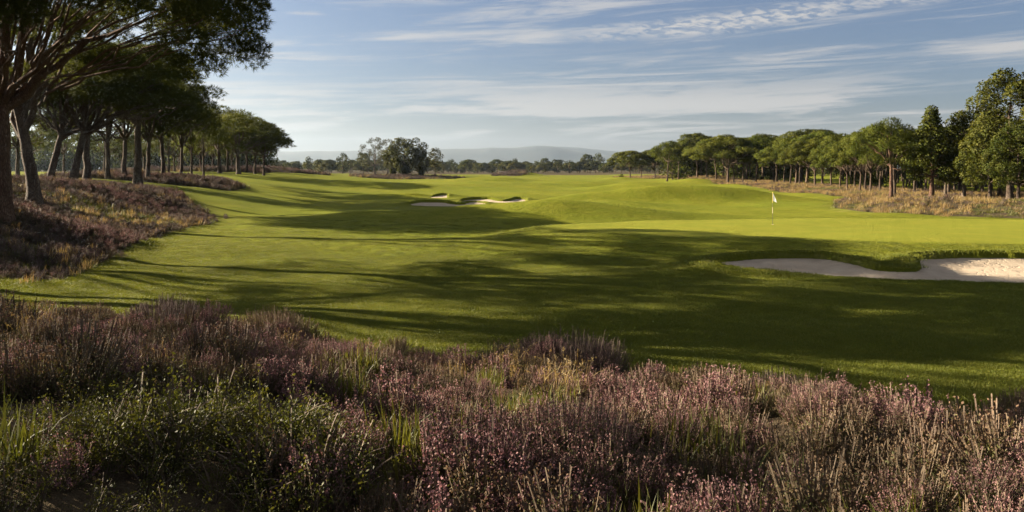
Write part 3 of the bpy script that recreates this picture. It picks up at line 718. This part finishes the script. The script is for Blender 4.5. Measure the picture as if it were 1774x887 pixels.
# coarser versions for plants tens of metres away
HVf = [joined(*heather_plant(260 + i, h=.42, n=26, fl=9, gr=7, coarse=2.0), 'bloom', 'heather_plant') for i in range(2)]
HFf = [joined(*heather_plant(264 + i, h=.4, n=26, fl=8, gr=9, coarse=2.0), 'faded', 'heather_plant') for i in range(2)]
HDf = [joined(*heather_plant(268 + i, h=.42, n=26, fl=9, gr=7, coarse=2.0), 'dusky', 'heather_plant') for i in range(2)]
STf = [grass_tuft(272 + i, 30, .5, .009, 'straw', .6, False, .14) for i in range(2)]
GTf = [grass_tuft(276 + i, 34, .3, .010, 'blade', .6, False, .14) for i in range(2)]

def fnoise(x, y, s, seed):
    r = np.random.default_rng(seed); v = 0
    for k in range(6):
        a = r.uniform(0, 2 * pi); f = s * r.uniform(.6, 1.8); v = v + np.sin((x * cos(a) + y * sin(a)) * f + r.uniform(0, 6.28))
    return v / 6
def foreground():
    rng = np.random.default_rng(31)
    # clump centres on the bank, each clump a rounded cushion of one kind
    C = []
    tries = rng.uniform([-34, -2.0], [22, 24.5], (14000, 2))
    for x, y in tries:
        d = float(bank_d(np.array(x), np.array(y)))
        if d > -.15 or math.hypot(x, y) < 1.9: continue
        if abs(x) > .8 * max(y, 0) + 9: continue
        sp = .5 if math.hypot(x, y) < 13 else .62
        if all((x - a) ** 2 + (y - b) ** 2 > sp * sp for a, b, *_ in C[-900:]): C.append((x, y, d))
    C = np.array(C)
    x, y, d = C.T
    n1 = fnoise(x, y, .8, 1); n2 = fnoise(x, y, 1.1, 2); rr = rng.random(len(C))
    leafy = (x < -.13 * y - .5 + .5 * n1) & (y < 6.3 + n2 * 1.3)
    straw = (x < -.36 * y - .3) & (y > 7) & (y < 13.5)
    swale = (np.abs(y - 8.3 - .5 * n1 - .05 * x) < .8) & (x > -.6) & (x < 4.2)
    kind = np.where(n2 + rng.normal(0, .18, len(C)) > -.02, 0, 1)       # 0 bloom 1 faded
    kind = np.where(rr < .10, 3, kind); kind = np.where((rr > .10) & (rr < .22), 4, kind)
    kind = np.where((x < -3.2) & (y > 9) & (rr > .3) & (rr < .8), 1, kind)
    kind = np.where(straw & (rr < .3), 4, kind)
    kind = np.where(swale & (rr < .45), 3, kind)
    kind = np.where(leafy & (rr > .45), 5, kind)
    out = {k: ([], [], [], []) for k in 'hgl'}
    def put(key, px, py, s, tilt, az, pick, dz=0):
        P, S, R, K = out[key]
        P.append((px, py, dz)); S.append(s); K.append(pick)
        R.append((tilt * -sin(az), tilt * cos(az), rng.uniform(0, 6.28)))
    for (cx, cy, dd), k in zip(C, kind):
        near = math.hypot(cx, cy) < 9
        size = rng.uniform(.62, 1.42) * (1.0 if dd < -1 else .85)
        m = {0: 7, 1: 6, 3: 5, 4: 4, 5: 13}[int(k)]
        for j in range(m):
            r = .34 * math.sqrt((j + .3) / m) ; a = j * 2.4 + rng.normal(0, .4)
            qx, qy = cx + r * cos(a), cy + r * sin(a); s = size * (1.12 - r * .9) * rng.uniform(.85, 1.15); tl = r * 1.1
            if k == 0: put('h', qx, qy, s, tl, a, rng.integers(0, 4) if rng.random() < .85 else rng.integers(4, 7))
            elif k == 1: put('h', qx, qy, s, tl, a, rng.integers(4, 7) if rng.random() < .85 else rng.integers(0, 4))
            elif k == 3: put('g', qx, qy, s, tl * .6, a, rng.integers(0, 3))
            elif k == 4: put('g', qx, qy, s, tl * .6, a, rng.integers(3, 6) if math.hypot(qx, qy) > 7.5 else rng.integers(0, 3))
            else: put('l', qx, qy, s * .85, tl * .7, a, rng.integers(0, 3))
        # sparse grass and sprigs between the cushions
        if rng.random() < .3: put('g', cx + rng.normal(0, .3), cy + rng.normal(0, .3), rng.uniform(.6, 1.0), 0, 0, rng.integers(0, 6) if math.hypot(cx, cy) > 6.5 else rng.integers(0, 3))
        if k == 5 and rng.random() < .35: put('h', cx + rng.normal(0, .2), cy + rng.normal(0, .2), rng.uniform(.7, 1.0), 0, 0, rng.integers(0, 7))
    # low filler so that no bare soil shows between the cushions
    fx = np.r_[rng.uniform(-6, 6, 700), rng.uniform(-20, 16, 9000)]; fy = np.r_[rng.uniform(2.2, 6.5, 700), rng.uniform(1.5, 24, 9000)]; fd = bank_d(fx, fy)
    ok = (fd < -.1) & (np.hypot(fx, fy) > 2.1) & (np.abs(fx) < .8 * fy + 4)
    for qx, qy in zip(fx[ok][:2500], fy[ok][:2500]):
        if qx < -.13 * qy - .5 and qy < 6.5 and rng.random() < .75: put('l', qx, qy, rng.uniform(.6, .9), rng.normal(0, .3), rng.uniform(0, 6.28), rng.integers(0, 3))
        else: put('h', qx, qy, rng.uniform(.5, .85), rng.normal(0, .3), rng.uniform(0, 6.28), rng.integers(2, 7))
    res = {}
    for key, (P, S, R, K) in out.items():
        P = np.array(P); P[:, 2] = ground(P[:, 0], P[:, 1]) - .015; res[key] = (P, np.array(S), np.array(R), np.array(K))
    P, S, R, K = res['h']; scatter('heather', HV + HF, P, S, R, K, 'mauve and brown heather covering the foreground bank', 'heather')
    P, S, R, K = res['g']; scatter('wild_grass', GT + ST, P, S, R, K, 'green and straw-coloured wild grass among the foreground heather', 'grass')
    P, S, R, K = res['l']; scatter('leafy_undergrowth', LP, P, S, R, K, 'small glossy green leaves of low undergrowth in the lower foreground corner', 'undergrowth')
foreground()

def heath_patch(name, poly, dens, weights, smin, smax, label, seed, holes=(), ymax=1e9, xr=None):
    rng = np.random.default_rng(seed); lo, hi = poly.min(0), poly.max(0)
    n = int(dens * np.prod(hi - lo)); P = rng.uniform(lo, hi, (n, 2))
    s = sdf(poly, P[:, 0], P[:, 1], 3)
    P = P[(s < rng.choice([-.3, -.1, .25, .7], n, p=[.3, .45, .17, .08])) & (np.abs(P[:, 0]) < P[:, 1] * .75 + 6)]
    n = len(P); nz = fnoise(P[:, 0], P[:, 1], .35, seed + 1); nz2 = fnoise(P[:, 0], P[:, 1], .9, seed + 2)
    w = np.array(weights, float)
    cum = np.cumsum(w / w.sum()); u = np.clip(.5 + .75 * nz + rng.normal(0, .17, n), 0, .999)
    kind = np.searchsorted(cum, u)
    pick = kind * 2 + rng.integers(0, 2, n)
    S = rng.uniform(smin, smax, n) * (1 + .35 * nz2)
    Z = ground(P[:, 0], P[:, 1])
    R = np.stack([rng.normal(0, .15, n), rng.normal(0, .15, n), rng.uniform(0, 6.28, n)], 1)
    scatter(name, HVf + HFf + HDf + STf + GTf, np.column_stack([P, Z - .03]), S, R, pick, label, 'heather')
heath_patch('heather', HEATH_LEFT, 9, (2.6, 2.8, 3.6, .8, 2.2), .6, 1.15, 'heather and brown scrub on the mound under the left pines', 41)
heath_patch('heather', HEATH_LEFT_MID, 4, (1, 2.5, 3, .5, .6), 1.0, 1.8, 'small dark heather strip between the left pines and the fairway slope', 42)
heath_patch('heather', HEATH_LEFT_FAR, .8, (.5, 3, 3, .5, .3), 1.6, 3, 'heather strip below the end of the left grove', 43)
heath_patch('heather', HEATH_LEFT_TIP, .8, (.2, 2, 4, .5, .2), 1.6, 3, 'dark low heather hump beyond the end of the left grove', 44)
heath_patch('heather', HEATH_ISLE, .9, (.4, 4, 3, 1, .4), 1.6, 3, 'brown heather island under the trees in mid-fairway', 45)
heath_patch('heather', HEATH_FAR_BUMP, .8, (0, 1, 5, .5, 0), 1.6, 3, 'small dark heather hump far down the fairway', 46)
heath_patch('heather', HEATH_RIGHT, 2.6, (.3, 2.3, 1.1, 3.0, 3.6), .55, 1.3, 'tawny dry grass and faded heather along the right grove', 47)

def turf():
    rng = np.random.default_rng(61); kinds = []
    for q in range(4):
        b = MB(); n = 110; r = np.random.default_rng(600 + q)
        p = np.column_stack([r.normal(0, .17, (n, 2)), np.zeros(n)]); a = r.uniform(0, 6.28, n); l = r.uniform(.02, .048, n)
        w = np.column_stack([np.cos(a), np.sin(a), np.zeros(n)]) * .006
        tip = p + np.column_stack([r.normal(0, .5, n) * l, r.normal(0, .5, n) * l, l])
        b.add(np.stack([p - w, p + w, tip], 1).reshape(-1, 3), np.arange(n * 3).reshape(-1, 3), 0)
        kinds.append(b.mesh('turf_tuft', [M['turf_blade']]))
    y = 10.5 + 54 * rng.random(135000) ** 1.5; x = rng.uniform(-1, 1, 135000) * (y * 1.05 + 8)
    keep = (bank_d(x, y) > .1) & (sdf(BUNK_NEAR, x, y, 3) > .12) & (sdf(HEATH_LEFT, x, y, 3) > 0) & (sdf(GREEN, x, y, 3) > .2)
    keep &= rng.random(len(x)) < np.clip((64 - y) / 34, 0, 1)
    x = x[keep]; y = y[keep]; n = len(x)
    ro = sstep(1.7, .2, sdf(BUNK_NEAR, x, y, 3)) * (y > 29.5) + sstep(1.5, .1, bank_d(x, y)) + sstep(1.6, .1, sdf(HEATH_LEFT, x, y, 3))
    S = rng.uniform(.7, 1.2, n) * (1 + .6 * np.minimum(ro, 1))
    scatter('grass', kinds, np.column_stack([x, y, ground(x, y) - .004]), S, np.column_stack([np.zeros((n, 2)), rng.uniform(0, 6.28, n)]), rng.integers(0, 4, n), 'short mown grass of the near fairway', 'grass')
M['turf_blade'] = foliage_mat('turf_blade', (.07, .092, .010), (.132, .137, .017), .3, .8, .6, .2, .2, (1.2, 1.1, .6))
turf()

# individual bushes that stand out on the bank's edge
def bush(x, y, w, h, fm, label, seed, group=None):
    rng = np.random.default_rng(seed); fol = MB(); flo = MB()
    n = int(16 * w * w / 1.4) + 10
    for i in range(n):
        r = w / 2 * math.sqrt((i + .5) / n) * .85; a = i * 2.4 + rng.normal(0, .3)
        k = 1 - (r / (w / 2)) ** 2 * .55
        f, g = heather_plant(seed * 100 + i, h=h * k * rng.uniform(.85, 1.1), n=22, fl=20, gr=16, spread=.4)
        o = np.array([r * cos(a), r * sin(a), 0]); T = np.array([cos(a), sin(a), 0]) * .5 * r / w
        for src, dst in ((f, fol), (g, flo)):
            V = np.concatenate(src.v); V = V + V[:, 2:3] * T + o
            V[:, 2] += ground(x + V[:, 0] * 0 + o[0], y + V[:, 1] * 0 + o[1]) - gz(x, y)
            off = dst.n; dst.v.append(V); dst.n += len(V); dst.f += [(ff + off, m, s) for ff, m, s in src.f]
    t = link('heather_bush', None, None, (x, y, gz(x, y) - .02)); tag(t, label, 'heather bush', group)
    link('foliage', fol.mesh('foliage', [M['sprig'], M['twig']]), t); link('flower_spikes', flo.mesh('flower_spikes', [M[fm]]), t)
BU = 'heather bushes standing out on the foreground bank'
for i, (px, D, w, h, fm, lb) in enumerate([
    (990, 15.3, 2.3, .8, 'dusky', 'big dark purple heather bush breaking the bank edge in the middle of the view'),
    (862, 15.8, .8, .55, 'dusky', 'small dusky heather bush just left of the big dark middle bush'),
    (1385, 12.0, 1.9, .75, 'dusky', 'wide dark heather bush on the bank edge below the bunker'),
    (1535, 10.6, 1.2, .5, 'dusky', 'low dusky heather bush right of the wide dark bush below the bunker'),
    (285, 20.2, 2.1, .75, 'dusky', 'dark purple heather bush with spiky top at the left part of the bank edge'),
    (470, 18.4, 2.1, .7, 'faded', 'brown and green rounded bush on the bank edge, left of the middle'),
    (1690, 8.6, 1.4, .5, 'bloom', 'pink flowering heather bush at the right end of the bank'),
    (1010, 5.2, 1.3, .45, 'bloom', 'large pink-mauve heather bush lowest in the middle foreground'),
    (610, 12.2, 1.6, .5, 'bloom', 'mauve heather bush in the left middle of the bank'),
    (1150, 9.8, 1.7, .45, 'bloom', 'long pale pink heather bush above the grassy dip'),
]):
    bush(wx(px, D), D, w, h, fm, lb, 300 + i, BU)
# shrubs under the right wood and the round bush at its tip
def shrub(kind, x, y, w, h, m_, label, seed, group=None, leaf=.35, dens=60):
    rng = np.random.default_rng(seed); b = MB(); tb = MB(); lob = []
    for i in range(9):
        a = rng.uniform(0, 6.28); r = w * .28 * math.sqrt(rng.random()); s = w * rng.uniform(.2, .3)
        c = np.array([r * cos(a), r * sin(a), h * rng.uniform(.35, .68)]); lob.append((c, s, min(s, h * .33)))
        tb.add(*tube(bez((0, 0, -.1), c * .5 + np.array([0, 0, .05]), c, 5), np.linspace(.06, .02, 5), 5), 0, True)
    crown_leaves(b, lob, dens, leaf, rng)
    t = link(kind, None, None, (x, y, gz(x, y))); tag(t, label, 'bush', group)
    link('foliage', b.mesh('foliage', [M[m_]]), t); link('stems', tb.mesh('stems', [M['bark']]), t)
shrub('round_bush', wx(1077, 290), 290, 2.6, 2.3, 'pine_dark', 'dark clipped round bush at the far tip of the right grove', 400)
_r = np.random.default_rng(77)
for i, (px, D) in enumerate([(1215,262),(1232,268),(1268,255),(1300,246),(1318,236),(1338,238),(1362,232),(1386,226),(1500,165),(1520,158),(1480,172),(1590,158),(1655,165)]):
    shrub('undergrowth_bush', wx(px, D), D, _r.uniform(3.5, 5.5), _r.uniform(2.5, 4), 'oak' if i % 3 else 'pine_dark', 'leafy green bush among the trunks of the right wood', 410 + i, 'bushes among the right wood trunks', .4, 26)

# ------------------------------------------------------------------ flag on the green
def flag():
    x, y = wx(1338.5, 48.2), 48.2; z = gz(x, y)
    t = link('golf_flag', None, None, (x, y, z)); tag(t, 'white golf flag on a thin banded pole standing on the green', 'golf flag')
    H = 1.92
    yel = plain_mat('pole_yellow', (.55, .42, .12), .4); drk = plain_mat('pole_dark', (.05, .05, .03), .5); wh = plain_mat('pole_pale', (.5, .42, .33), .4)
    p = MB()
    segs = [(-.1, .68, 1), (.68, 1.05, 2), (1.05, 1.3, 1), (1.3, 1.92, 0)]
    for a, b, m in segs: p.add(*tube([(0, 0, a), (0, 0, b)], [.012, .012], 10), m, True)
    a = np.linspace(0, 2 * pi, 10, endpoint=False)
    p.add(np.column_stack([.022 * np.cos(a), .022 * np.sin(a), np.full(10, 1.94)]).tolist() + [(0, 0, 1.96)] , np.array([[j, (j + 1) % 10, 10] for j in range(10)]), 0, True)
    p.add(*tube([(0, 0, 1.9), (0, 0, 1.94)], [.014, .022], 10), 0, True)
    link('pole', p.mesh('pole', [yel, drk, wh]), t)
    m, nt = mat('flag_cloth'); n = N(nt)
    tc = n('ShaderNodeTexCoord'); sp = n('ShaderNodeSeparateXYZ', {'Vector': tc.outputs['Object']})
    dx = n.math('SUBTRACT', sp.outputs[0], .13); dz = n.math('SUBTRACT', sp.outputs[2], 1.60)
    r = n.math('SQRT', n.math('ADD', n.math('MULTIPLY', dx, dx), n.math('MULTIPLY', dz, dz)))
    ring = n.math('MULTIPLY', n.math('GREATER_THAN', r, .035), n.math('LESS_THAN', r, .075))
    c = n.mix(ring, (.82, .81, .8), (.4, .43, .42))
    b = n('ShaderNodeBsdfPrincipled', {'Base Color': c, 'Roughness': .7}); tr = n('ShaderNodeBsdfTranslucent', {'Color': (.8, .8, .8, 1)})
    n('ShaderNodeOutputMaterial', {'Surface': n('ShaderNodeMixShader', {0: .3, 1: b.outputs[0], 2: tr.outputs[0]}).outputs[0]})
    # hanging cloth: attached down the pole, drooping outward
    U, W = np.meshgrid(np.linspace(0, 1, 15), np.linspace(0, 1, 13))
    X = .016 + U * .26 * (.16 + .84 * W ** .8) ; Z = 1.93 - .50 * W - .14 * U * (1 - .15 * W); Y = .03 * np.sin(U * 7 + W * 2) * U
    V = np.stack([X, Y, Z], -1).reshape(-1, 3); i = (np.arange(12)[:, None] * 15 + np.arange(14)[None]).ravel()
    f = MB(); f.add(V, np.stack([i, i + 1, i + 16, i + 15], 1), 0, True); link('flag_cloth', f.mesh('flag_cloth', [m]), t)
    # the hole with its rim
    c = MB(); a = np.linspace(0, 2 * pi, 20, endpoint=False)
    c.add(*tube([(0, 0, .012), (0, 0, -.06)], [.054, .054], 20), 0, True)
    link('hole_cup', c.mesh('hole_cup', [wh]), t)
flag()

# ------------------------------------------------------------------ air, sky, sun, camera
def haze():
    m, nt = mat('haze'); n = N(nt)
    v = n('ShaderNodeVolumePrincipled', {'Color': (.62, .79, 1.0, 1), 'Density': HAZE_D, 'Anisotropy': .72})
    n('ShaderNodeOutputMaterial', {'Volume': v.outputs[0]})
    lo, hi = (-11300, -11300, -3.5), (11300, 11300, 420)
    V = [(x, y, z) for x in (lo[0], hi[0]) for y in (lo[1], hi[1]) for z in (lo[2], hi[2])]
    Fq = [(0, 1, 3, 2), (4, 6, 7, 5), (0, 4, 5, 1), (2, 3, 7, 6), (0, 2, 6, 4), (1, 5, 7, 3)]
    b = MB(); b.add(V, Fq); tag(link('haze', b.mesh('haze', [m])), 'thin bluish haze over the far fairway', 'haze', kind='stuff')
HAZE_D = 0.000062
haze()

def world():
    w = bpy.data.worlds.new('World'); SC.world = w; w.use_nodes = True
    nt = w.node_tree; nt.nodes.clear(); n = N(nt)
    sky = n('ShaderNodeTexSky', sky_type='NISHITA'); sky.sun_disc = False
    sky.sun_elevation = SUN_EL; sky.sun_rotation = math.atan2(SUN_XY[0], SUN_XY[1])
    sky.air_density = 1.0; sky.dust_density = 1.2; sky.ozone_density = 1.5
    tc = n('ShaderNodeTexCoord'); sp = n('ShaderNodeSeparateXYZ', {'Vector': tc.outputs['Generated']})
    x, y, z = sp.outputs
    az = n.math('ARCTAN2', x, y)
    def uv(sx, sz, ox=0.0, skew=0.0):
        zz = n.math('ADD', n.math('MULTIPLY', z, sz), n.math('MULTIPLY', az, skew * sz))
        c = n('ShaderNodeCombineXYZ', {0: n.math('ADD', n.math('MULTIPLY', az, sx), ox), 1: zz, 2: ox}); return c.outputs[0]
    # cirrus bands, rippled altocumulus and thin veils
    s1 = n.noise(uv(2.2, 26, 3.1, -.03), 1.0, 6, .6, .4)
    s2 = n.noise(uv(5.0, 75, 7.7, -.05), 1.0, 6, .68, .5)
    lowband = n.math('MULTIPLY', n.ramp(z, .012, .05), n.ramp(z, .125, .075))
    band = n.math('MULTIPLY', lowband, n.ramp(n.math('ADD', s1, n.math('MULTIPLY', s2, .8)), .84, 1.02), None)
    s3 = n.noise(uv(3.2, 130, 2.2, -.02), 1.0, 5, .6, .7)
    wisp = n.math('MULTIPLY', n.math('MULTIPLY', n.ramp(z, .015, .04), n.ramp(z, .16, .1)), n.math('MULTIPLY', n.ramp(s3, .47, .62), n.ramp(s1, .36, .56)))
    high = n.math('MULTIPLY', n.ramp(z, .06, .12), n.ramp(n.math('ADD', n.math('MULTIPLY', s1, .5), n.math('MULTIPLY', s2, .8)), .62, .84, 0, .7))
    ripple = n.noise(uv(60, 230, 1.3, .06), 1.0, 4, .6, .5)
    patchn = n.noise(uv(6, 26, 5.2), 1.0, 4, .6)
    ex = n.math('DIVIDE', n.math('SUBTRACT', az, .31), .27); ez = n.math('DIVIDE', n.math('SUBTRACT', z, n.math('ADD', .155, n.math('MULTIPLY', az, .07))), .016)
    el = n.math('SUBTRACT', 1.15, n.math('SQRT', n.math('ADD', n.math('MULTIPLY', ex, ex), n.math('MULTIPLY', ez, ez))))
    ac = n.math('MULTIPLY', n.ramp(n.math('ADD', el, n.math('MULTIPLY', n.math('SUBTRACT', patchn, .5), 1.6)), .1, .8), n.ramp(ripple, .4, .6, .12, 1))
    ex2 = n.math('DIVIDE', n.math('SUBTRACT', az, .56), .12); ez2 = n.math('DIVIDE', n.math('SUBTRACT', z, .128), .018)
    el2 = n.math('SUBTRACT', 1.1, n.math('SQRT', n.math('ADD', n.math('MULTIPLY', ex2, ex2), n.math('MULTIPLY', ez2, ez2))))
    ac2 = n.math('MULTIPLY', n.ramp(n.math('ADD', el2, n.math('MULTIPLY', n.math('SUBTRACT', s2, .5), 2.2)), .1, .9), .8)
    veil = n.ramp(z, .085, .0, 0, .5)
    cl = n.math('MAXIMUM', n.math('MAXIMUM', n.math('MULTIPLY', band, .85), high), n.math('MAXIMUM', n.math('MULTIPLY', ac, .85), ac2))
    cl = n.math('MAXIMUM', cl, veil)
    cl = n.math('MAXIMUM', cl, n.math('MULTIPLY', wisp, .65))
    over = n.math('MULTIPLY', n.ramp(z, .24, .5), n.ramp(n.noise(tc.outputs['Generated'], 2.2, 5, .6), .3, .7, .2, .75))  # cloud cover overhead, out of view, added as warm fill for the shadows
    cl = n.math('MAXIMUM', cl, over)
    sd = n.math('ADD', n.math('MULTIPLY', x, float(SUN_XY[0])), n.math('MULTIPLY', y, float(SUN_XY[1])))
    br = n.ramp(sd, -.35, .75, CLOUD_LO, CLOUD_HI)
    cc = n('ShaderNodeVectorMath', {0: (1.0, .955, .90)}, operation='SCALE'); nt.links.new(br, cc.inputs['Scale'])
    skyc = n.mix(1.0, sky.outputs[0], SKY_TINT, 'MULTIPLY')
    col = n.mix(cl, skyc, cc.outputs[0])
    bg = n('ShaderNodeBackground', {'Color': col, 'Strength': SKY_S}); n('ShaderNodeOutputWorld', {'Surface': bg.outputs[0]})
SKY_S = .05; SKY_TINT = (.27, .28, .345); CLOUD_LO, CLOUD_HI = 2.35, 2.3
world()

sl = bpy.data.lights.new('sun', 'SUN'); sl.energy = 5.0; sl.angle = radians(.5); sl.color = (1.0, .85, .63)
so = link('sun', sl); from mathutils import Vector
sdv = Vector((SUN_XY[0] * cos(SUN_EL), SUN_XY[1] * cos(SUN_EL), sin(SUN_EL)))
so.rotation_euler = sdv.to_track_quat('Z', 'Y').to_euler(); so.location = (-60, 20, 40)

cd = bpy.data.cameras.new('camera'); cam = link('camera', cd)
cd.sensor_width = 36; cd.lens = 36 * F / 1774; cd.shift_y = -(443.5 - 292) / 1774
cam.location = (0, 0, CAM_H); cam.rotation_euler = (radians(90), 0, 0)
cd.clip_start = .1; cd.clip_end = 40000
SC.camera = cam
SC.view_settings.view_transform = 'Standard'; SC.view_settings.look = 'None'
SC.view_settings.exposure = 2.58; SC.view_settings.gamma = 1.0; SC.view_settings.use_curve_mapping = False
cy = SC.cycles
cy.max_bounces = 5; cy.diffuse_bounces = 3; cy.glossy_bounces = 2; cy.transmission_bounces = 3; cy.transparent_max_bounces = 8; cy.volume_bounces = 0
cy.use_denoising = True; cy.use_adaptive_sampling = True; cy.adaptive_threshold = .02
